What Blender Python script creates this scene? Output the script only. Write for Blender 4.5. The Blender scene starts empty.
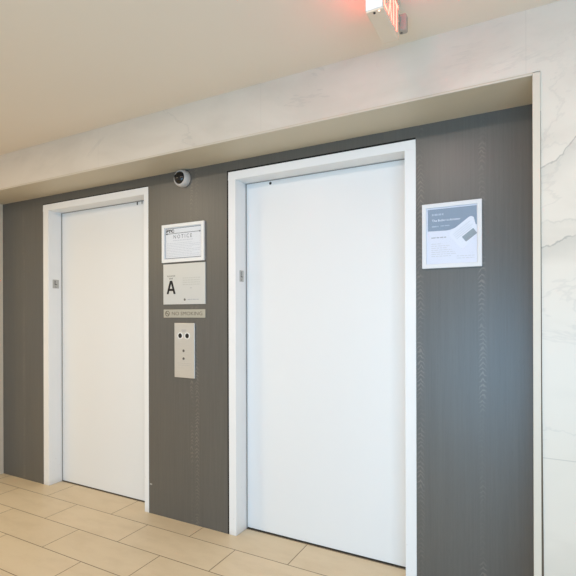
import bpy, bmesh, math
from mathutils import Matrix, Vector

scene = bpy.context.scene
COL = scene.collection
PI = math.pi

# ------------------------------------------------------------------ dimensions (metres)
H = 1.33            # camera height
P = 2.283           # front of the dark panelling
F = 2.010           # front of the marble wall
D = 2.399           # front of the elevator doors
XL, XR = -3.903, 0.002      # recess left / right
ZS = 2.242          # soffit
ZC = 2.501          # ceiling
ZO = 2.130          # opening height
ZF = 2.178          # frame height
F1 = (-3.372, -3.309, -2.305, -2.266)   # left elevator frame: outer, inner, inner, outer
F2 = (-1.616, -1.564, -0.557, -0.503)   # right elevator frame

# ------------------------------------------------------------------ materials
def srgb(r, g, b):
    def f(c):
        c /= 255.0
        return c / 12.92 if c <= 0.04045 else ((c + 0.055) / 1.055) ** 2.4
    return (f(r), f(g), f(b), 1.0)

def new_mat(name):
    m = bpy.data.materials.new(name)
    m.use_nodes = True
    nt = m.node_tree
    b = nt.nodes['Principled BSDF']
    return m, nt, b

class N:
    """small helper for building node trees"""
    def __init__(self, nt):
        self.nt = nt
    def node(self, t, **kw):
        n = self.nt.nodes.new(t)
        for k, v in kw.items():
            setattr(n, k, v)
        return n
    def put(self, sock, v):
        if isinstance(v, bpy.types.NodeSocket):
            self.nt.links.new(v, sock)
        else:
            sock.default_value = v
    def math(self, op, a, b=None, c=None, clamp=False):
        n = self.node('ShaderNodeMath', operation=op)
        n.use_clamp = clamp
        self.put(n.inputs[0], a)
        if b is not None: self.put(n.inputs[1], b)
        if c is not None: self.put(n.inputs[2], c)
        return n.outputs[0]
    def mix(self, fac, a, b, blend='MIX'):
        n = self.node('ShaderNodeMix', data_type='RGBA', blend_type=blend)
        self.put(n.inputs['Factor'], fac)
        self.put(n.inputs[6], a)
        self.put(n.inputs[7], b)
        return n.outputs[2]
    def coord(self):
        return self.node('ShaderNodeTexCoord').outputs['Object']
    def xyz(self, v):
        n = self.node('ShaderNodeSeparateXYZ')
        self.put(n.inputs[0], v)
        return n.outputs
    def scale(self, v, s, loc=(0, 0, 0)):
        n = self.node('ShaderNodeMapping')
        self.put(n.inputs['Vector'], v)
        n.inputs['Scale'].default_value = s
        n.inputs['Location'].default_value = loc
        return n.outputs[0]
    def noise(self, v, scale=1.0, detail=2.0, rough=0.5, dist=0.0):
        n = self.node('ShaderNodeTexNoise')
        self.put(n.inputs['Vector'], v)
        n.inputs['Scale'].default_value = scale
        n.inputs['Detail'].default_value = detail
        n.inputs['Roughness'].default_value = rough
        n.inputs['Distortion'].default_value = dist
        return n.outputs[0]
    def smooth(self, v, a, b, to0=0.0, to1=1.0):
        n = self.node('ShaderNodeMapRange', interpolation_type='SMOOTHSTEP')
        self.put(n.inputs[0], v)
        for i, x in enumerate((a, b, to0, to1)):
            n.inputs[i + 1].default_value = x
        return n.outputs[0]
    def bump(self, h, strength, dist, bsdf):
        n = self.node('ShaderNodeBump')
        n.inputs['Strength'].default_value = strength
        n.inputs['Distance'].default_value = dist
        self.put(n.inputs['Height'], h)
        self.nt.links.new(n.outputs[0], bsdf.inputs['Normal'])

def simple(name, col, rough=0.5, metal=0.0, var=0.03, vscale=6.0, spec=0.5):
    """painted or plain surface with a trace of procedural variation"""
    m, nt, b = new_mat(name)
    q = N(nt)
    n = q.noise(q.coord(), vscale, 3.0)
    dark = tuple(c * (1 - var) for c in col[:3]) + (1,)
    lite = tuple(min(1, c * (1 + var)) for c in col[:3]) + (1,)
    q.put(b.inputs['Base Color'], q.mix(n, dark, lite))
    b.inputs['Roughness'].default_value = rough
    b.inputs['Metallic'].default_value = metal
    b.inputs['Specular IOR Level'].default_value = spec
    return m

def mat_emit(name, col, strength):
    m, nt, b = new_mat(name)
    b.inputs['Base Color'].default_value = col
    b.inputs['Emission Color'].default_value = col
    b.inputs['Emission Strength'].default_value = strength
    return m

def mat_marble():
    m, nt, b = new_mat('white_marble')
    q = N(nt)
    co = q.coord()
    x, y, z = q.xyz(co)
    base = srgb(221, 211, 197)
    cloud = q.noise(q.scale(co, (1.3, 1.3, 2.6)), 1.4, 4.0, 0.55, 0.6)
    col = q.mix(q.smooth(cloud, 0.45, 0.75), base, srgb(212, 202, 188))
    # fine random veins over the whole slab
    warp = q.noise(co, 2.3, 5.0, 0.6)
    rnd = q.noise(q.scale(co, (0.9, 0.9, 1.6), (3.1, 0, 5.7)), 1.1, 6.0, 0.62, 0.9)
    line = q.math('ABSOLUTE', q.math('SUBTRACT', rnd, 0.5))
    vein = q.math('MULTIPLY', q.smooth(line, 0.0, 0.014, 1.0, 0.0), q.smooth(warp, 0.42, 0.62))
    col = q.mix(q.math('MULTIPLY', vein, 0.14), col, srgb(150, 146, 142))
    # the strong veins that run up to the right beside the trim
    jit = q.math('MULTIPLY', q.math('SUBTRACT', q.noise(q.scale(co, (1, 1, .6)), 22.0, 4.0, 0.6), 0.5), 0.05)
    right = q.smooth(x, 0.0, 0.03)
    for x0, z0, sl, cv, wd, amt, below in (
            (0.03, 1.878, 0.40, 4.2, 0.0055, 0.45, 0.12),
            (0.03, 1.577, 0.36, 0.0, 0.0050, 0.5, 0.09),
            (0.03, 1.675, -0.10, 0.8, 0.0050, 0.16, 0.03),
            ):
        dx = q.math('SUBTRACT', x, x0)
        zz = q.math('ADD', q.math('MULTIPLY_ADD', dx, sl, z0), q.math('MULTIPLY', q.math('MULTIPLY', dx, dx), cv))
        d = q.math('SUBTRACT', q.math('ADD', z, jit), zz)
        core = q.smooth(q.math('ABSOLUTE', d), wd * 0.2, wd, 1.0, 0.0)
        brk = q.smooth(q.noise(q.scale(co, (1, 1, 1), (z0, 0, 0)), 16.0, 2.0), 0.36, 0.56, 0.25, 1.0)
        col = q.mix(q.math('MULTIPLY', q.math('MULTIPLY', core, brk), q.math('MULTIPLY', right, amt)), col, srgb(128, 124, 118))
        halo = q.math('MULTIPLY', q.smooth(d, -below, -0.003, 0.0, 1.0), q.smooth(d, -0.003, 0.004, 1.0, 0.0))
        col = q.mix(q.math('MULTIPLY', halo, q.math('MULTIPLY', right, 0.34 * min(1, amt * 1.6))), col, srgb(168, 166, 158))
    # slab joints
    jz = q.smooth(q.math('ABSOLUTE', q.math('SUBTRACT', z, 0.775)), 0.0012, 0.0024, 1.0, 0.0)
    jx = q.math('ABSOLUTE', q.math('SUBTRACT', q.math('FLOORED_MODULO', q.math('ADD', x, 0.62), 1.2), 0.6))
    jx = q.math('MULTIPLY', q.smooth(jx, 0.0008, 0.0018, 1.0, 0.0), q.smooth(z, 2.2, 2.21))
    col = q.mix(q.math('MULTIPLY', q.math('MAXIMUM', jz, q.math('MULTIPLY', jx, 0.4)), 0.3), col, srgb(140, 135, 128))
    q.put(b.inputs['Base Color'], col)
    b.inputs['Roughness'].default_value = 0.32
    b.inputs['Specular IOR Level'].default_value = 0.35
    return m

def mat_wood():
    m, nt, b = new_mat('dark_grey_oak_laminate')
    q = N(nt)
    co = q.coord()
    x, y, z = q.xyz(co)
    fine = q.noise(q.scale(co, (150, 150, 3.0)), 1.0, 4.0, 0.6)
    pores = q.noise(q.scale(co, (420, 420, 22.0)), 1.0, 2.0, 0.6)
    broad = q.noise(q.scale(co, (9, 9, 0.5)), 1.0, 3.0, 0.5)
    dark, mid, lite = srgb(80, 78, 73), srgb(89, 87, 82), srgb(98, 96, 91)
    col = q.mix(q.smooth(fine, 0.25, 0.75), dark, lite)
    col = q.mix(0.65, col, mid)
    col = q.mix(q.math('MULTIPLY', q.smooth(broad, 0.4, 0.75), 0.3), col, lite)
    # cathedral figure along some of the veneer joins
    wob = q.math('MULTIPLY', q.math('SUBTRACT', q.noise(q.scale(co, (2, 2, 2.2)), 2.0, 3.0), 0.5), 0.025)
    rip = q.math('MULTIPLY', q.math('SUBTRACT', q.noise(q.scale(co, (14, 14, 9)), 1.0, 4.0, 0.6), 0.5), 26.0)
    fig_all = None
    for xc, wdt, seed in ((-0.482, 0.024, 0.0), (-0.204, 0.021, 1.7), (-1.86, 0.022, 3.1), (-1.90, 0.016, 4.0), (-3.62, 0.022, 5.2)):
        dx = q.math('ABSOLUTE', q.math('SUBTRACT', q.math('ADD', x, wob), xc))
        ph = q.math('ADD', q.math('MULTIPLY', q.math('ADD', q.math('MULTIPLY', dx, 0.95), z), 270.0), rip)
        st = q.smooth(q.math('SINE', q.math('ADD', ph, seed)), 0.1, 0.9)
        mk = q.math('MULTIPLY', q.smooth(dx, wdt * 0.25, wdt, 1.0, 0.0), q.smooth(q.noise(q.scale(co, (3, 3, 1.6), (seed, 0, 0)), 2.2, 3.0), 0.40, 0.62, 0.12, 1.0))
        f = q.math('MULTIPLY', st, mk)
        fig_all = f if fig_all is None else q.math('MAXIMUM', fig_all, f)
    col = q.mix(q.math('MULTIPLY', fig_all, 0.55), col, srgb(136, 127, 118))
    col = q.mix(q.math('MULTIPLY', q.smooth(pores, 0.55, 0.75), 0.22), col, srgb(66, 61, 56))
    # a small scrape of white paint beside the left frame
    s = q.math('MULTIPLY', q.smooth(q.math('ABSOLUTE', q.math('SUBTRACT', x, -2.248)), 0.008, 0.012, 1, 0),
               q.smooth(q.math('ABSOLUTE', q.math('SUBTRACT', z, 0.194)), 0.003, 0.006, 1, 0))
    col = q.mix(q.math('MULTIPLY', s, 0.6), col, srgb(205, 203, 198))
    q.put(b.inputs['Base Color'], col)
    b.inputs['Roughness'].default_value = 0.39
    b.inputs['IOR'].default_value = 1.68
    q.bump(q.math('ADD', fine, q.math('MULTIPLY', fig_all, 0.6)), 0.05, 0.0006, b)
    return m

def mat_tiles():
    m, nt, b = new_mat('beige_floor_tiles')
    q = N(nt)
    co = q.coord()
    sh = q.scale(co, (1, 1, 1), (2.475, -1.419, 0))
    br = q.node('ShaderNodeTexBrick')
    br.offset = 0.5; br.offset_frequency = 2; br.squash = 1.0; br.squash_frequency = 2
    q.put(br.inputs['Vector'], sh)
    br.inputs['Scale'].default_value = 1.0
    br.inputs['Mortar Size'].default_value = 0.0024
    br.inputs['Mortar Smooth'].default_value = 0.1
    br.inputs['Bias'].default_value = 0.0
    br.inputs['Brick Width'].default_value = 0.664
    br.inputs['Row Height'].default_value = 0.243
    br.inputs['Color1'].default_value = srgb(212, 195, 166)
    br.inputs['Color2'].default_value = srgb(218, 201, 172)
    br.inputs['Mortar'].default_value = srgb(112, 92, 70)
    cl = q.noise(q.scale(co, (2.0, 5.0, 1)), 2.2, 5.0, 0.6)
    sp = q.noise(co, 120.0, 3.0, 0.6)
    col = q.mix(q.math('MULTIPLY', q.smooth(cl, 0.4, 0.7), 0.22), br.outputs['Color'], srgb(184, 163, 132))
    col = q.mix(q.math('MULTIPLY', q.smooth(sp, 0.5, 0.8), 0.10), col, srgb(150, 130, 104))
    q.put(b.inputs['Base Color'], col)
    b.inputs['Roughness'].default_value = 0.42
    b.inputs['Specular IOR Level'].default_value = 0.4
    q.bump(br.outputs['Fac'], 0.5, -0.0015, b)
    return m

def mat_frame():
    """white enamel with scuffs low down"""
    m, nt, b = new_mat('white_enamel_frame')
    q = N(nt)
    co = q.coord()
    x, y, z = q.xyz(co)
    n = q.noise(co, 5.0, 3.0)
    col = q.mix(n, srgb(236, 235, 233), srgb(242, 241, 240))
    chip = q.noise(q.scale(co, (1, 1, 0.55)), 42.0, 3.0, 0.6)
    low = q.smooth(z, 0.02, 0.42, 1.0, 0.0)
    mask = q.math('MULTIPLY', q.smooth(chip, 0.68, 0.72), low)
    col = q.mix(q.math('MULTIPLY', mask, 0.6), col, srgb(150, 138, 126))
    grime = q.math('MULTIPLY', q.smooth(z, 0.0, 0.05, 1.0, 0.0), 0.22)
    col = q.mix(grime, col, srgb(176, 164, 148))
    q.put(b.inputs['Base Color'], col)
    b.inputs['Roughness'].default_value = 0.4
    return m

def mat_steel():
    m, nt, b = new_mat('brushed_stainless')
    q = N(nt)
    co = q.coord()
    n = q.noise(q.scale(co, (14, 14, 900)), 1.0, 3.0, 0.6)
    q.put(b.inputs['Base Color'], q.mix(n, srgb(205, 203, 196), srgb(226, 225, 220)))
    b.inputs['Metallic'].default_value = 0.6
    b.inputs['Roughness'].default_value = 0.34
    return m

def mat_cover():
    """clear acrylic sheet over a print"""
    m, nt, b = new_mat('clear_acrylic')
    nt.nodes.remove(b)
    q = N(nt)
    out = nt.nodes['Material Output']
    t = q.node('ShaderNodeBsdfTransparent')
    g = q.node('ShaderNodeBsdfGlossy')
    g.inputs['Roughness'].default_value = 0.3
    fr = q.node('ShaderNodeFresnel'); fr.inputs['IOR'].default_value = 1.14
    mx = q.node('ShaderNodeMixShader')
    nt.links.new(fr.outputs[0], mx.inputs[0])
    nt.links.new(t.outputs[0], mx.inputs[1])
    nt.links.new(g.outputs[0], mx.inputs[2])
    nt.links.new(mx.outputs[0], out.inputs['Surface'])
    return m

M = dict(
    marble=mat_marble(), wood=mat_wood(), tiles=mat_tiles(), frame=mat_frame(), steel=mat_steel(), cover=mat_cover(),
    ceiling=simple('ceiling_paint', srgb(236, 224, 208), 0.9, 0, 0.012, 2.0, 0.2),
    soffit=simple('soffit_paint', srgb(205, 192, 168), 0.5, 0, 0.03, 3.0, 0.4),
    trim=simple('cream_metal_trim', srgb(214, 203, 186), 0.4, 0, 0.02, 9.0),
    caulk=simple('brown_joint', srgb(98, 84, 68), 0.8),
    door=simple('white_door_enamel', srgb(234, 234, 233), 0.38, 0, 0.012, 1.2),
    gap=simple('black_shadow_gap', srgb(26, 24, 22), 0.9),
    sill=simple('dark_sill_metal', srgb(70, 63, 54), 0.6, 0.2),
    black=simple('black_plastic', srgb(18, 18, 18), 0.35),
    white=simple('white_plastic', srgb(236, 235, 232), 0.4, 0, 0.015),
    beigeplastic=simple('off_white_plastic', srgb(214, 202, 188), 0.5, 0, 0.02),
    camwhite=simple('camera_housing', srgb(196, 190, 184), 0.45, 0, 0.03),
    smoke=simple('smoked_dome', srgb(20, 19, 20), 0.08, 0, 0.02),
    lens=simple('lens_glass', srgb(60, 56, 58), 0.15, 0.4),
    paper=simple('notice_paper', srgb(230, 230, 232), 0.7, 0, 0.01, 14),
    print_grey=simple('grey_print', srgb(176, 176, 180), 0.8),
    print_mid=simple('mid_grey_print', srgb(120, 120, 124), 0.8),
    print_faint=simple('faint_print', srgb(206, 207, 211), 0.8),
    ink=simple('black_ink', srgb(22, 21, 20), 0.7),
    plate=simple('silver_white_sign', srgb(208, 208, 204), 0.32, 0.15, 0.02, 5.0),
    emboss=simple('embossed_grey', srgb(196, 196, 191), 0.45, 0.1),
    smokeplate=simple('taupe_sign', srgb(180, 176, 162), 0.45, 0.2, 0.02),
    smoketext=simple('taupe_text', srgb(104, 99, 88), 0.6),
    jamb_plate=simple('grey_plate', srgb(186, 183, 178), 0.45, 0.2),
    jamb_mark=simple('charcoal_mark', srgb(96, 92, 88), 0.6),
    posterframe=simple('white_snap_frame', srgb(226, 227, 229), 0.35, 0, 0.01),
    slate=simple('slate_blue_print', srgb(142, 156, 172), 0.7, 0, 0.05, 9),
    poster=simple('poster_white', srgb(222, 224, 234), 0.7, 0, 0.01),
    cardw=simple('card_white', srgb(226, 228, 236), 0.7, 0, 0.01),
    card_edge=simple('card_grey', srgb(196, 201, 208), 0.7),
    card_dark=simple('card_slate', srgb(150, 160, 166), 0.7, 0, 0.1, 60),
    pale_blue=simple('pale_blue_print', srgb(180, 192, 206), 0.7),
    white_print=simple('white_print', srgb(222, 228, 238), 0.7),
    signbody=simple('beige_sign_housing', srgb(234, 214, 192), 0.6, 0, 0.02),
    seal=simple('grey_gap_shade', srgb(150, 148, 144), 0.8),
    lampbody=simple('taupe_lamp_head', srgb(176, 166, 154), 0.6),
    red=mat_emit('red_exit_light', (1.0, 0.05, 0.036, 1), 16.0),
    led=mat_emit('indicator_lamp', (1.0, 0.62, 0.5, 1), 1.4),
)

# ------------------------------------------------------------------ mesh helpers
def box(bm, x0, x1, y0, y1, z0, z1, bevel=0.0, seg=2):
    r = bmesh.ops.create_cube(bm, size=1.0)
    for v in r['verts']:
        v.co = Vector(((x0 + x1) / 2 + v.co.x * (x1 - x0), (y0 + y1) / 2 + v.co.y * (y1 - y0), (z0 + z1) / 2 + v.co.z * (z1 - z0)))
    if bevel > 0:
        ed = list({e for v in r['verts'] for e in v.link_edges})
        bmesh.ops.bevel(bm, geom=ed, offset=bevel, segments=seg, affect='EDGES', profile=0.5)

def prism(bm, pts, y0, y1):
    """polygon in x,z extruded from y0 (front) to y1"""
    a = [bm.verts.new((x, y0, z)) for x, z in pts]
    b = [bm.verts.new((x, y1, z)) for x, z in pts]
    n = len(pts)
    bm.faces.new(a); bm.faces.new(b[::-1])
    for i in range(n):
        j = (i + 1) % n
        bm.faces.new((a[j], a[i], b[i], b[j]))
    bmesh.ops.recalc_face_normals(bm, faces=bm.faces)

def ring_prism(bm, outer, inner, y0, y1):
    """rectangular frame: outer/inner = (x0,x1,z0,z1)"""
    def rect(r): return [(r[0], r[2]), (r[1], r[2]), (r[1], r[3]), (r[0], r[3])]
    o, i = rect(outer), rect(inner)
    vo0 = [bm.verts.new((x, y0, z)) for x, z in o]; vi0 = [bm.verts.new((x, y0, z)) for x, z in i]
    vo1 = [bm.verts.new((x, y1, z)) for x, z in o]; vi1 = [bm.verts.new((x, y1, z)) for x, z in i]
    for k in range(4):
        j = (k + 1) % 4
        bm.faces.new((vo0[k], vo0[j], vi0[j], vi0[k]))
        bm.faces.new((vo1[j], vo1[k], vi1[k], vi1[j]))
        bm.faces.new((vo0[j], vo0[k], vo1[k], vo1[j]))
        bm.faces.new((vi0[k], vi0[j], vi1[j], vi1[k]))
    bmesh.ops.recalc_face_normals(bm, faces=bm.faces)

def lathe(bm, prof, centre, axis='y-', seg=40):
    """profile (radius, height) turned about an axis through centre"""
    rings = []
    for r, h in prof:
        ring = []
        for k in range(seg):
            a = 2 * PI * k / seg
            if axis == 'y-': p = (centre[0] + r * math.cos(a), centre[1] - h, centre[2] + r * math.sin(a))
            elif axis == 'z': p = (centre[0] + r * math.cos(a), centre[1] + r * math.sin(a), centre[2] + h)
            else: p = (centre[0] + h, centre[1] + r * math.cos(a), centre[2] + r * math.sin(a))
            ring.append(bm.verts.new(p))
        rings.append(ring)
    for a, b in zip(rings, rings[1:]):
        for k in range(seg):
            j = (k + 1) % seg
            bm.faces.new((a[k], a[j], b[j], b[k]))
    bm.faces.new(rings[0][::-1]); bm.faces.new(rings[-1])
    bmesh.ops.recalc_face_normals(bm, faces=bm.faces)

def world_loc(o):
    v = Vector((0, 0, 0))
    while o is not None:
        v += o.location
        o = o.parent
    return v

def obj(name, bm, mat, parent=None, smooth=False, origin=None):
    """link a bmesh given in world coordinates as one object"""
    off = Vector(origin) if origin is not None else Vector((0, 0, 0))
    pl = world_loc(parent) if parent is not None else Vector((0, 0, 0))
    if origin is None: off = pl
    bmesh.ops.translate(bm, verts=bm.verts, vec=-off)
    me = bpy.data.meshes.new(name)
    bm.to_mesh(me); bm.free()
    me.materials.append(mat)
    if smooth:
        for p in me.polygons: p.use_smooth = True
    o = bpy.data.objects.new(name, me)
    COL.objects.link(o)
    if parent is not None: o.parent = parent
    o.location = off - pl
    return o

def struct(name, bm, mat):
    o = obj(name, bm, mat)
    o['kind'] = 'structure'
    return o

def thing(name, loc, label, cat, group=None):
    o = bpy.data.objects.new(name, None)
    o.empty_display_size = 0.05
    o.location = loc
    COL.objects.link(o)
    o['label'] = label; o['category'] = cat
    if group: o['group'] = group
    return o

def text_bm(s, width, height, cx, zb, y, extrude=0.0004, face='y-', spacing=1.0, bold=0.0):
    """lettering fitted to width x height, centred on cx, baseline zb, standing on the plane y (or x for face 'x+')"""
    cu = bpy.data.curves.new('lettering', 'FONT')
    cu.body = s; cu.size = 1.0; cu.space_character = spacing; cu.offset = bold; cu.extrude = 0.0; cu.resolution_u = 3
    tmp = bpy.data.objects.new('lettering', cu)
    COL.objects.link(tmp)
    dg = bpy.context.evaluated_depsgraph_get()
    me = bpy.data.meshes.new_from_object(tmp.evaluated_get(dg))
    bpy.data.objects.remove(tmp); bpy.data.curves.remove(cu)
    bm = bmesh.new(); bm.from_mesh(me); bpy.data.meshes.remove(me)
    xs = [v.co.x for v in bm.verts]; ys = [v.co.y for v in bm.verts]
    x0, x1, y0, y1 = min(xs), max(xs), min(ys), max(ys)
    for v in bm.verts:
        u = (v.co.x - x0) / (x1 - x0) - 0.5; w = (v.co.y - y0) / (y1 - y0)
        if face == 'y-': v.co = Vector((cx + u * width, y - extrude, zb + w * height))
        else: v.co = Vector((y + extrude, cx + u * width, zb + w * height))
    return bm

def bars(rows, y, t=0.0003):
    """illegible lines of small print: rows of (x0, x1, z, h)"""
    bm = bmesh.new()
    for x0, x1, z, h in rows: box(bm, x0, x1, y - t, y + 0.0002, z, z + h)
    return bm

def print_line(x0, x1, z, h, seed):
    """a line of small print broken into words"""
    out = []; x = x0; k = seed
    while x < x1:
        k = (k * 1103515245 + 12345) % 2147483648
        w = 0.008 + (k % 1000) / 1000 * 0.016
        out.append((x, min(x + w, x1), z, h)); x += w + 0.0035
    return out

# ------------------------------------------------------------------ the setting
X0, X1, Y0 = -9.0, 2.6, -5.0
bm = bmesh.new(); box(bm, X0, X1, Y0, 2.75, -0.1, 0.0); struct('floor', bm, M['tiles'])
bm = bmesh.new(); box(bm, X0, X1, Y0, 2.75, ZC, ZC + 0.1); struct('ceiling', bm, M['ceiling'])

# marble wall: fascia over the recess, right of it and left of it, one slab
bm = bmesh.new()
box(bm, XR + 0.0267, X1, F, 2.75, 0, ZC)
box(bm, XL, XR + 0.0267, F, 2.75, ZS + 0.012, ZC)
box(bm, X0, XL - 0.012, F, 2.75, 0, ZC)
box(bm, XL - 0.012, XL, F, 2.75, ZS + 0.012, ZC)
struct('wall_front', bm, M['marble'])

# dark panelling round the two elevator openings
bm = bmesh.new()
for a, b_ in ((XL, F1[0]), (F1[3], F2[0] - 0.010), (F2[3], XR)):
    box(bm, a, b_, P, 2.72, 0, ZF)
box(bm, XL, F1[0], P, 2.72, ZF, ZS + 0.012)
box(bm, F1[3], F2[0] - 0.010, P, 2.72, ZF, ZS + 0.012)
box(bm, F2[3], XR, P, 2.72, ZF, ZS + 0.012)
box(bm, F1[0], F1[3], P, 2.72, ZF + 0.006, ZS + 0.012)
box(bm, F2[0] - 0.010, F2[3], P, 2.72, ZF + 0.009, ZS + 0.012)
struct('wall_recess', bm, M['wood'])

# soffit lining and left return
bm = bmesh.new()
box(bm, XL, XR, F + 0.001, P, ZS, ZS + 0.012)
struct('trim_1', bm, M['soffit'])
bm = bmesh.new(); box(bm, XL - 0.012, XL, F + 0.001, P, 0, ZS + 0.012)
struct('trim_4', bm, M['trim'])
# bright metal edge along the front of the soffit
bm = bmesh.new()
box(bm, XL - 0.012, XR, F - 0.006, F + 0.002, ZS - 0.001, ZS + 0.006, 0.0012)
box(bm, XL - 0.012, XL - 0.002, F - 0.006, F + 0.002, 0, ZS + 0.006, 0.0012)
struct('trim_2', bm, M['trim'])
# upright trim at the right end of the recess
bm = bmesh.new()
box(bm, XR, XR + 0.0262, F - 0.008, P, 0, ZS + 0.006, 0.0008)
t3 = struct('trim_3', bm, M['trim'])
bm = bmesh.new()
prism(bm, [(XR + 0.0262, 0), (XR + 0.0352, 0), (XR + 0.0340, 0.35), (XR + 0.0300, 1.0), (XR + 0.0282, 1.7), (XR + 0.0272, 2.1), (XR + 0.0262, 2.1)], F - 0.0015, F + 0.001)
obj('joint', bm, M['caulk'], t3)

# hidden back of the openings
def elevator(n, f, holes):
    o0, i0, i1, o1 = f
    bm = bmesh.new(); box(bm, i0 - 0.02, i1 + 0.02, D, D + 0.035, 0.009 if n == 2 else 0.006, ZO + 0.02, 0.001)
    d = obj('door_%d' % n, bm, M['door'])
    d['kind'] = 'structure'
    # frame: two jambs and a head with a deep reveal
    bm = bmesh.new()
    yf = P - 0.001
    def jamb(a, b_): box(bm, a, b_, yf, D - 0.004, 0.0, ZO)
    jamb(o0, i0); jamb(i1, o1)
    box(bm, o0, o1, yf, D - 0.004, ZO, ZF)
    bmesh.ops.remove_doubles(bm, verts=bm.verts, dist=1e-5)
    fr = obj('door_frame', bm, M['frame'], d)
    bv = fr.modifiers.new('edge', 'BEVEL'); bv.width = 0.0016; bv.segments = 2; bv.limit_method = 'ANGLE'
    bm = bmesh.new(); box(bm, i0, i0 + 0.005, D - 0.004, D, 0.0, ZO); box(bm, i1 - 0.005, i1, D - 0.004, D, 0.0, ZO); box(bm, i0 + 0.005, i1 - 0.005, D - 0.004, D, ZO - 0.005, ZO)
    obj('door_seal', bm, M['seal'], d)  # no gasket: grey strips paint the shade between frame and door
    # sill under the door and the dark gap over it
    bm = bmesh.new(); box(bm, i0, i1, D - 0.004, D + 0.05, 0.0, 0.004)
    obj('door_sill', bm, M['sill'], d)
    bm = bmesh.new(); box(bm, i0 - 0.025, i1 + 0.025, D + 0.06, D + 0.065, 0.0, ZF)
    box(bm, i0 - 0.03, i0 - 0.022, D + 0.001, D + 0.06, 0, ZF); box(bm, i1 + 0.022, i1 + 0.03, D + 0.001, D + 0.06, 0, ZF)
    obj('shaft_liner', bm, M['gap'], d)
    for hx, hz, r in holes:
        bm = bmesh.new(); lathe(bm, [(r, -0.002), (r, 0.0008), (r * 0.7, 0.0012)], (hx, D, hz), 'y-', 20)
        obj('key_hole', bm, M['black'], d)
    return d
d1 = elevator(1, F1, [])
d2 = elevator(2, F2, [(-1.390, 2.1107, 0.0085)])
# retaining clips in the top corner of the left door
bm = bmesh.new(); box(bm, -2.489, -2.480, D - 0.003, D, 2.104, 2.128, 0.001)
obj('door_clip', bm, M['black'], d1)
bm = bmesh.new()
for x in (-2.445, -2.41): box(bm, x, x + 0.012, D - 0.003, D, 2.106, 2.125, 0.001)
obj('door_guide', bm, M['jamb_plate'], d1)

# gaps round the frames, their shade painted as near-flush black strips
bm = bmesh.new(); box(bm, F2[0] - 0.010, F2[0], P + 0.0008, P + 0.02, 0, ZF + 0.009); box(bm, F2[0], F2[3], P + 0.0008, P + 0.02, ZF, ZF + 0.009)
box(bm, F1[0], F1[3], P + 0.0008, P + 0.02, ZF, ZF + 0.006)
obj('shadow_gap', bm, M['gap'], d2)

# ------------------------------------------------------------------ framed notice
nx0, nx1, nz0, nz1 = -2.134, -1.790, 1.6585, 1.9035
nt_ = thing('framed_notice', (-1.962, P, nz0), 'landscape white framed notice with a black logo, topmost sign between the elevator doors', 'notice')
bm = bmesh.new(); ring_prism(bm, (nx0, nx1, nz0, nz1), (nx0 + 0.021, nx1 - 0.021, nz0 + 0.021, nz1 - 0.021), P - 0.016, P)
f_ = obj('frame', bm, M['white'], nt_); b_ = f_.modifiers.new('edge', 'BEVEL'); b_.width = 0.002; b_.segments = 2
yp = P - 0.006
bm = bmesh.new(); box(bm, nx0 + 0.019, nx1 - 0.019, yp, P - 0.001, nz0 + 0.019, nz1 - 0.019)
pp = obj('paper', bm, M['paper'], nt_)
bm = bmesh.new(); ring_prism(bm, (nx0 + 0.025, nx1 - 0.025, nz0 + 0.025, nz1 - 0.025), (nx0 + 0.0285, nx1 - 0.0285, nz0 + 0.0285, nz1 - 0.0285), yp - 0.0004, yp + 0.0002)
obj('border_line', bm, M['print_mid'], pp)
obj('logo', text_bm('PTC', 0.066, 0.020, nx0 + 0.066, nz1 - 0.053, yp, bold=0.05), M['ink'], pp)
bm = bars([(nx0 + 0.030, nx1 - 0.032, nz1 - 0.0610, 0.0035), (nx0 + 0.030, nx0 + 0.046, nz1 - 0.064, 0.008), (nx1 - 0.044, nx1 - 0.032, nz1 - 0.0635, 0.008)], yp)
obj('rule', bm, M['print_mid'], pp)
obj('heading', text_bm('NOTICE', 0.150, 0.024, -1.965, nz1 - 0.093, yp, spacing=1.5), M['print_mid'], pp)
rows = []
rows += print_line(-2.045, -1.885, nz1 - 0.108, 0.005, 5)
for k in range(9):
    rows += print_line(nx0 + 0.036, nx1 - (0.038 if k % 3 else 0.10), nz1 - 0.124 - k * 0.0105, 0.0032, 11 + k)
obj('small_print', bars(rows, yp), M['print_faint'], pp)
bm = bmesh.new(); box(bm, nx0 + 0.019, nx1 - 0.019, P - 0.0100, P - 0.0090, nz0 + 0.019, nz1 - 0.019)
obj('clear_cover', bm, M['cover'], nt_)

# ------------------------------------------------------------------ sign with the large A
sa = thing('elevator_sign', (-1.957, P, 1.3880), 'square silvery white sign with a large black letter A, just below the framed notice', 'sign')
ys = P - 0.007
bm = bmesh.new(); box(bm, -2.128, -1.786, ys, P, 1.388, 1.6485, 0.0012)
pl = obj('plate', bm, M['plate'], sa)
bm = bmesh.new()
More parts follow.
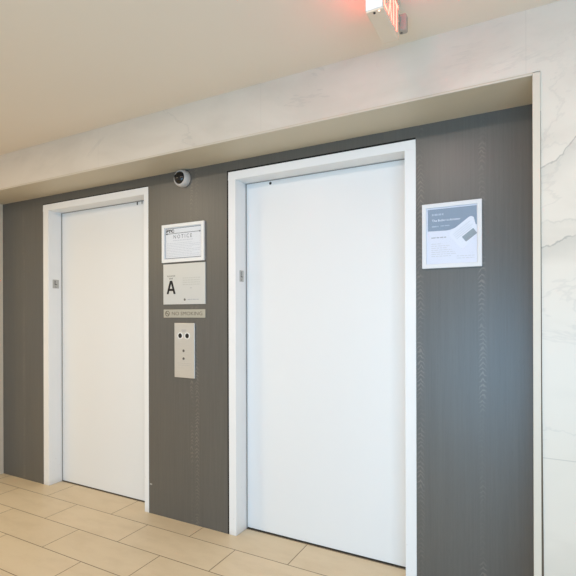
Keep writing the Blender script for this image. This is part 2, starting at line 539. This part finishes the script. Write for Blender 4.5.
# condensed bold A from polygons
ax0, ax1, az0, az1 = -2.099, -2.024, 1.455, 1.541
mid = (ax0 + ax1) / 2
prism(bm, [(ax0, az0), (ax0 + 0.016, az0), (mid + 0.001, az1 - 0.016), (mid + 0.009, az1), (mid - 0.010, az1)], ys - 0.0008, ys + 0.0002)
prism(bm, [(ax1 - 0.016, az0), (ax1, az0), (mid + 0.010, az1), (mid - 0.009, az1), (mid - 0.001, az1 - 0.016)], ys - 0.0009, ys + 0.0002)
prism(bm, [(ax0 + 0.016, az0 + 0.020), (ax1 - 0.016, az0 + 0.020), (ax1 - 0.021, az0 + 0.034), (ax0 + 0.021, az0 + 0.034)], ys - 0.0007, ys + 0.0002)
obj('letter', bm, M['ink'], pl)
obj('caption', text_bm('ELEVATOR', 0.066, 0.0085, -2.060, 1.5665, ys), M['ink'], pl)
obj('caption', text_bm('BANK', 0.032, 0.0085, -2.060, 1.5505, ys), M['ink'], pl)
rows = []
for k in range(4): rows += print_line(-1.965, -1.825, 1.552 - k * 0.014, 0.006, 31 + k)
obj('embossed_text', bars(rows, ys), M['emboss'], pl)
obj('small_dot', bars([(-1.905, -1.892, 1.489, 0.004)], ys), M['print_grey'], pl)
bm = bmesh.new(); lathe(bm, [(0.0075, 0), (0.0075, 0.0008)], (-1.949, ys, 1.418), 'y-', 16)
obj('round_mark', bm, M['smoketext'], pl)
obj('small_print', bars(print_line(-1.925, -1.838, 1.4155, 0.005, 77), ys), M['print_grey'], pl)

# ------------------------------------------------------------------ no smoking plate
ns = thing('no_smoking_sign', (-1.958, P, 1.3030), 'narrow taupe no smoking plate between the letter A sign and the call panel', 'sign')
yn = P - 0.005
bm = bmesh.new(); box(bm, -2.128, -1.788, yn, P, 1.303, 1.3555, 0.001)
pl = obj('plate', bm, M['smokeplate'], ns)
obj('lettering', text_bm('NO SMOKING', 0.246, 0.023, -1.934, 1.318, yn), M['smoketext'], pl)
bm = bmesh.new()
def annulus(bm, cx, cz, r0, r1, y0, y1, seg=28):
    v = []
    for k in range(seg):
        a = 2 * PI * k / seg; c, s = math.cos(a), math.sin(a)
        v.append([bm.verts.new((cx + r * c, y, cz + r * s)) for r, y in ((r0, y0), (r1, y0), (r1, y1), (r0, y1))])
    for k in range(seg):
        a, b = v[k], v[(k + 1) % seg]
        for i in range(4):
            j = (i + 1) % 4
            bm.faces.new((a[i], b[i], b[j], a[j]))
    bmesh.ops.recalc_face_normals(bm, faces=bm.faces)
annulus(bm, -2.095, 1.3293, 0.0135, 0.0185, yn - 0.0006, yn + 0.0002)
prism(bm, [(-2.107, 1.3375), (-2.104, 1.3405), (-2.083, 1.3212), (-2.086, 1.3180)], yn - 0.0005, yn + 0.0002)
box(bm, -2.106, -2.088, yn - 0.0004, yn + 0.0002, 1.3270, 1.3315)
obj('no_smoking_symbol', bm, M['smoketext'], pl)

# ------------------------------------------------------------------ elevator call panel
cp = thing('call_panel', (-1.952, P, 0.921), 'tall narrow stainless elevator call panel with two black key switches side by side', 'control panel')
yc = P - 0.009
bm = bmesh.new(); box(bm, -2.034, -1.870, yc, P, 0.921, 1.269, 0.0025, 3)
pl = obj('face_plate', bm, M['steel'], cp)
for x in (-1.984, -1.927):
    bm = bmesh.new(); annulus(bm, x, 1.188, 0.0155, 0.0215, yc - 0.003, yc + 0.001)
    r_ = obj('key_switch', bm, M['white'], cp)
    bm = bmesh.new(); lathe(bm, [(0.0155, -0.001), (0.0155, 0.0015), (0.013, 0.0022)], (x, yc, 1.188), 'y-', 24)
    obj('key_slot', bm, M['black'], r_)
for z in (1.0925, 1.0430):
    bm = bmesh.new(); annulus(bm, -1.957, z, 0.0085, 0.0125, yc - 0.0012, yc + 0.001)
    r_ = obj('call_button', bm, M['steel'], cp)
    bm = bmesh.new(); lathe(bm, [(0.0085, -0.001), (0.0085, 0.0018), (0.007, 0.0024)], (-1.957, yc, z), 'y-', 24)
    obj('button_cap', bm, M['jamb_mark'], r_)
obj('engraving', bars([(-1.975, -1.935, 1.222, 0.004), (-1.969, -1.941, 1.214, 0.003)], yc), M['print_grey'], cp)
obj('engraving', bars(print_line(-2.01, -1.90, 1.012, 0.0022, 3) + print_line(-2.0, -1.91, 1.000, 0.0022, 8), yc), M['emboss'], cp)

# ------------------------------------------------------------------ poster in a white snap frame
px0, px1, pz0, pz1 = -0.4708, -0.2022, 1.5415, 1.8505
po = thing('framed_poster', (-0.3365, P, pz0), 'white framed poster with slate blue top, on the panel beside the right elevator', 'poster')
bm = bmesh.new(); ring_prism(bm, (px0, px1, pz0, pz1), (px0 + 0.0205, px1 - 0.0205, pz0 + 0.0205, pz1 - 0.0205), P - 0.014, P)
f_ = obj('frame', bm, M['posterframe'], po); b_ = f_.modifiers.new('edge', 'BEVEL'); b_.width = 0.003; b_.segments = 3
yq = P - 0.006
ix0, ix1, iz0, iz1 = px0 + 0.0185, px1 - 0.0185, pz0 + 0.0185, pz1 - 0.0185
bm = bmesh.new(); box(bm, ix0, ix1, yq, P - 0.001, iz0, iz1)
sh = obj('poster_sheet', bm, M['poster'], po)
bx0, bx1, bz1 = ix0 + 0.008, ix1 - 0.004, iz1 - 0.008
bm = bmesh.new()
prism(bm, [(bx0, 1.7205), (-0.36, 1.7185), (-0.342, 1.7205), (-0.325, 1.7265), (-0.30, 1.733), (bx1, 1.736), (bx1, bz1), (bx0, bz1)], yq - 0.0003, yq + 0.0002)
obj('blue_header', bm, M['slate'], sh)
# tilted card, rounded corner at its top
def card_pts(cx, cz, w, h, r, ang, xmax):
    pts = []
    for sx, sz, a0 in ((1, 1, 0), (-1, 1, 90), (-1, -1, 180), (1, -1, 270)):
        for k in range(7):
            a = math.radians(a0 + 15 * k)
            x = sx * (w / 2 - r) + r * math.cos(a); z = sz * (h / 2 - r) + r * math.sin(a)
            X = cx + x * math.cos(ang) - z * math.sin(ang); Z = cz + x * math.sin(ang) + z * math.cos(ang)
            pts.append((min(X, xmax), Z))
    return pts
ang = math.radians(37)
ca = (-0.269, 1.703)
bm = bmesh.new(); prism(bm, card_pts(ca[0], ca[1], 0.130, 0.100, 0.016, ang, bx1), yq - 0.0008, yq - 0.0003)
cd = obj('card_picture', bm, M['cardw'], sh)
bm = bmesh.new(); prism(bm, card_pts(-0.256, 1.6895, 0.062, 0.030, 0.003, ang, bx1), yq - 0.0012, yq - 0.0007)
obj('card_panel', bm, M['card_dark'], cd)
bm = bmesh.new()
for k in range(4):
    u = -0.052 + 0.0 * k; v = 0.030 - 0.009 * k
    L = 0.095 - 0.012 * (k % 2)
    pts = [(u, v), (u + L, v), (u + L, v + 0.0022), (u, v + 0.0022)]
    prism(bm, [(ca[0] + a * math.cos(ang) - b * math.sin(ang), ca[1] + a * math.sin(ang) + b * math.cos(ang)) for a, b in pts], yq - 0.0012, yq - 0.0007)
obj('card_lines', bm, M['card_edge'], cd)
obj('headline', text_bm('The Butler is Arriving', 0.128, 0.0135, -0.361, 1.7610, yq - 0.0002, bold=0.02), M['white_print'], sh)
obj('strapline', bars(print_line(-0.425, -0.372, 1.7930, 0.0085, 21), yq - 0.0003, 0.0002), M['pale_blue'], sh)
obj('strapline', bars(print_line(-0.425, -0.395, 1.7380, 0.0060, 23) + print_line(-0.385, -0.345, 1.740, 0.004, 24), yq - 0.0003, 0.0002), M['pale_blue'], sh)
obj('subheading', bars(print_line(-0.428, -0.360, 1.6850, 0.0050, 41), yq), M['print_grey'], sh)
rows = []
for k, w in enumerate((0.050, 0.085, 0.070, 0.095, 0.105, 0.112, 0.090)):
    rows += print_line(-0.428, -0.428 + w, 1.6560 - k * 0.0098, 0.0030, 51 + k)
for k in range(2): rows += print_line(-0.312, -0.235, 1.5935 - k * 0.010, 0.0032, 66 + k)
obj('small_print', bars(rows, yq), M['print_faint'], sh)
bm = bmesh.new(); box(bm, ix0, ix1, P - 0.0095, P - 0.0088, iz0, iz1)
obj('clear_cover', bm, M['cover'], po)

# ------------------------------------------------------------------ security camera
cx, cz = -1.9570, 2.1845
def lean(bm):
    for v in bm.verts:
        dh = P - v.co.y
        v.co.x -= 0.22 * dh; v.co.z += 0.06 * dh
sc_ = thing('security_camera', (cx, P, cz), 'small round security camera with a black dome, on the panel under the soffit', 'camera')
bm = bmesh.new()
lathe(bm, [(0.053, 0.0), (0.054, 0.004), (0.054, 0.018), (0.052, 0.026), (0.049, 0.033), (0.044, 0.037), (0.0405, 0.0375), (0.039, 0.035), (0.038, 0.020)], (cx, P, cz), 'y-', 48); lean(bm)
obj('housing', bm, M['camwhite'], sc_, True)
bm = bmesh.new()
prof = [(0.0385, 0.024)]
for k in range(0, 9): prof.append((0.0380 * math.cos(math.radians(k * 10.6)), 0.034 + 0.020 * math.sin(math.radians(k * 10.6))))
lathe(bm, prof, (cx, P, cz), 'y-', 48); lean(bm)
dm = obj('dome', bm, M['smoke'], sc_, True)
bm = bmesh.new(); annulus(bm, cx - 0.010, cz + 0.004, 0.0085, 0.0125, P - 0.0545, P - 0.047); lean(bm)
obj('lens', bm, M['lens'], dm)

# ------------------------------------------------------------------ floor plates on the left jambs
def jamb_plate(X, y0, y1, z0, z1, label, dark):
    o = thing('floor_plate', (X, (y0 + y1) / 2, z0), label, 'sign', 'floor plates on the elevator jambs')
    bm = bmesh.new(); box(bm, X, X + 0.0025, y0, y1, z0, z1, 0.0006)
    pl = obj('plate', bm, M['jamb_plate'], o)
    yc_ = (y0 + y1) / 2
    obj('letter', text_bm('L', (y1 - y0) * 0.42, (z1 - z0) * 0.52, yc_, z0 + (z1 - z0) * 0.38, X + 0.0025, 0.0004, 'x+', bold=0.02), M['jamb_mark'], pl)
    bm = bmesh.new()
    for dy, dz in ((-0.004, 0.016), (-0.004, 0.011), (-0.004, 0.006), (0.004, 0.016) if dark else (0.004, 0.006)):
        box(bm, X + 0.0025, X + 0.0035, yc_ + dy - 0.0016, yc_ + dy + 0.0016, z0 + dz - 0.0016, z0 + dz + 0.0016)
    obj('braille', bm, M['jamb_mark'], pl)
jamb_plate(F1[1], 2.318, 2.370, 1.530, 1.597, 'small grey letter L plate on the white jamb of the left elevator', False)
jamb_plate(F2[1], 2.324, 2.366, 1.522, 1.590, 'small grey letter L plate on the white jamb of the right elevator', True)

# ------------------------------------------------------------------ exit sign on the ceiling
ex0, ex1, ey0, ey1, ez0, ez1 = -0.497, -0.437, 1.500, 1.712, 2.345, 2.478
es = thing('exit_sign', (-0.467, 1.606, ZC), 'white ceiling exit sign with glowing red letters, cut off by the top of the picture', 'exit sign')
bm = bmesh.new(); box(bm, ex0, ex1, ey0 + 0.004, ey1, ez0, ez1, 0.003, 2)
hb = obj('housing', bm, M['signbody'], es)
bm = bmesh.new(); box(bm, ex0 + 0.001, ex1 - 0.001, ey0, ey0 + 0.006, ez0 + 0.004, ez1 - 0.001, 0.002, 2)
obj('end_cap', bm, M['white'], es)
bm = bmesh.new(); box(bm, ex0 + 0.010, ex1 - 0.010, 1.54, 1.67, ez1 - 0.002, ZC, 0.002)
obj('canopy', bm, M['white'], es)
def exit_letters(bm, X, out, mirror):
    """E X I T as bars on the face x = X, raised by out"""
    z0, z1, st = 2.362, 2.464, 0.010
    def m(y): return (ey0 + ey1) - y if mirror else y
    def bar(a, b_, c, d): box(bm, min(X, X + out), max(X, X + out), min(m(a), m(b_)), max(m(a), m(b_)), c, d)
    def slant(a, b_):
        for yA, yB in ((a, b_), (b_, a)):
            v = []
            for (yy, zz) in ((yA, z0), (yA + st, z0), (yB + st, z1), (yB, z1)):
                v.append((m(yy), zz))
            f0 = [bm.verts.new((X, p[0], p[1])) for p in v]; f1 = [bm.verts.new((X + out, p[0], p[1])) for p in v]
            bm.faces.new(f0); bm.faces.new(f1)
            for i in range(4):
                j = (i + 1) % 4
                bm.faces.new((f0[i], f0[j], f1[j], f1[i]))
    bar(1.518, 1.518 + st, z0, z1)
    for zz in (z0, (z0 + z1) / 2 - st / 2, z1 - st): bar(1.518 + st, 1.556, zz, zz + st)
    slant(1.566, 1.608)
    bar(1.632, 1.632 + st, z0, z1)
    bar(1.655, 1.701, z1 - st, z1); bar(1.672, 1.672 + st, z0, z1 - st)
    bmesh.ops.recalc_face_normals(bm, faces=bm.faces)
bm = bmesh.new(); exit_letters(bm, ex1, 0.0006, False); obj('exit_lettering', bm, M['red'], hb)
bm = bmesh.new(); exit_letters(bm, ex0, -0.0006, True); obj('exit_lettering', bm, M['red'], hb)
bm = bmesh.new(); lathe(bm, [(0.0045, 0.001), (0.0045, -0.002), (0.003, -0.003)], (-0.470, 1.516, ez0), 'z', 16)
obj('test_button', bm, M['black'], hb)
bm = bmesh.new(); lathe(bm, [(0.0032, 0.001), (0.0032, -0.002), (0.002, -0.003)], (-0.452, 1.511, ez0), 'z', 16)
obj('indicator_light', bm, M['led'], hb)
# small lamp head on the far end
bm = bmesh.new(); box(bm, ex1 - 0.030, ex1 - 0.002, ey1 - 0.002, ey1 + 0.036, 2.425, 2.450, 0.002)
lh = obj('lamp_arm', bm, M['lampbody'], es)
bm = bmesh.new(); box(bm, ex1 - 0.012, ex1 + 0.020, ey1 + 0.030, ey1 + 0.062, 2.398, 2.462, 0.007, 3)
lh2 = obj('lamp_head', bm, M['lampbody'], lh)
bm = bmesh.new(); lathe(bm, [(0.005, 0.001), (0.005, -0.001)], (ex1 - 0.002, ey1 + 0.046, 2.398), 'z', 14)
obj('lamp_screw', bm, M['jamb_mark'], lh)

# ------------------------------------------------------------------ light
def area(name, loc, rot, sx, sy, energy, col, shape='RECTANGLE'):
    l = bpy.data.lights.new(name, 'AREA')
    l.shape = shape; l.size = sx
    if shape == 'RECTANGLE': l.size_y = sy
    l.energy = energy; l.color = col
    o = bpy.data.objects.new(name, l); COL.objects.link(o)
    o.location = loc; o.rotation_euler = rot
    return o
# daylight from the glazed entrance behind and to the right of the camera
area('entrance_daylight', (1.0, -1.9, 0.72), (PI / 2, 0, 0), 4.4, 1.36, 122, (0.30, 0.63, 0.97))
# the row of ceiling downlights in front of the elevators
for x, y, e, c in ((0.65, .86, 9, (1, .85, .78)), (-0.58, .86, 9, (1, .85, .78)), (-1.80, .86, 9, (1, .86, .76)), (-3.0, .86, 11, (1, .84, .62)),
                   (-4.3, -.7, 19, (1, .84, .54)), (-5.6, -.9, 38, (1, .80, .40))):
    area('downlight', (x, y, ZC - 0.004), (0, 0, 0), 0.22, 0.22, e, c, 'DISK')

w = bpy.data.worlds.new('World'); scene.world = w; w.use_nodes = True
bg = w.node_tree.nodes['Background']
bg.inputs[0].default_value = (1.0, 0.94, 0.89, 1)
bg.inputs[1].default_value = 0.6

# ------------------------------------------------------------------ camera
yaw, roll = 0.48778, -0.002941
fw = Vector((-math.sin(yaw), math.cos(yaw), 0)); rt = Vector((math.cos(yaw), math.sin(yaw), 0)); up = Vector((0, 0, 1))
r2 = rt * math.cos(roll) + up * math.sin(roll)
u2 = -rt * math.sin(roll) + up * math.cos(roll)
mw = Matrix(((r2.x, u2.x, -fw.x, 0), (r2.y, u2.y, -fw.y, 0), (r2.z, u2.z, -fw.z, H), (0, 0, 0, 1)))
cam = bpy.data.cameras.new('Camera')
cam.sensor_fit = 'HORIZONTAL'; cam.sensor_width = 36.0
cam.lens = 460.89 / 576 * 36.0
cam.shift_y = (313.11 - 288) / 576
cam.clip_start = 0.02
co = bpy.data.objects.new('Camera', cam); COL.objects.link(co)
co.matrix_world = mw
scene.camera = co

vs = scene.view_settings
vs.view_transform = 'Standard'; vs.look = 'None'; vs.gamma = 1.0; vs.use_curve_mapping = False
vs.exposure = 0.06
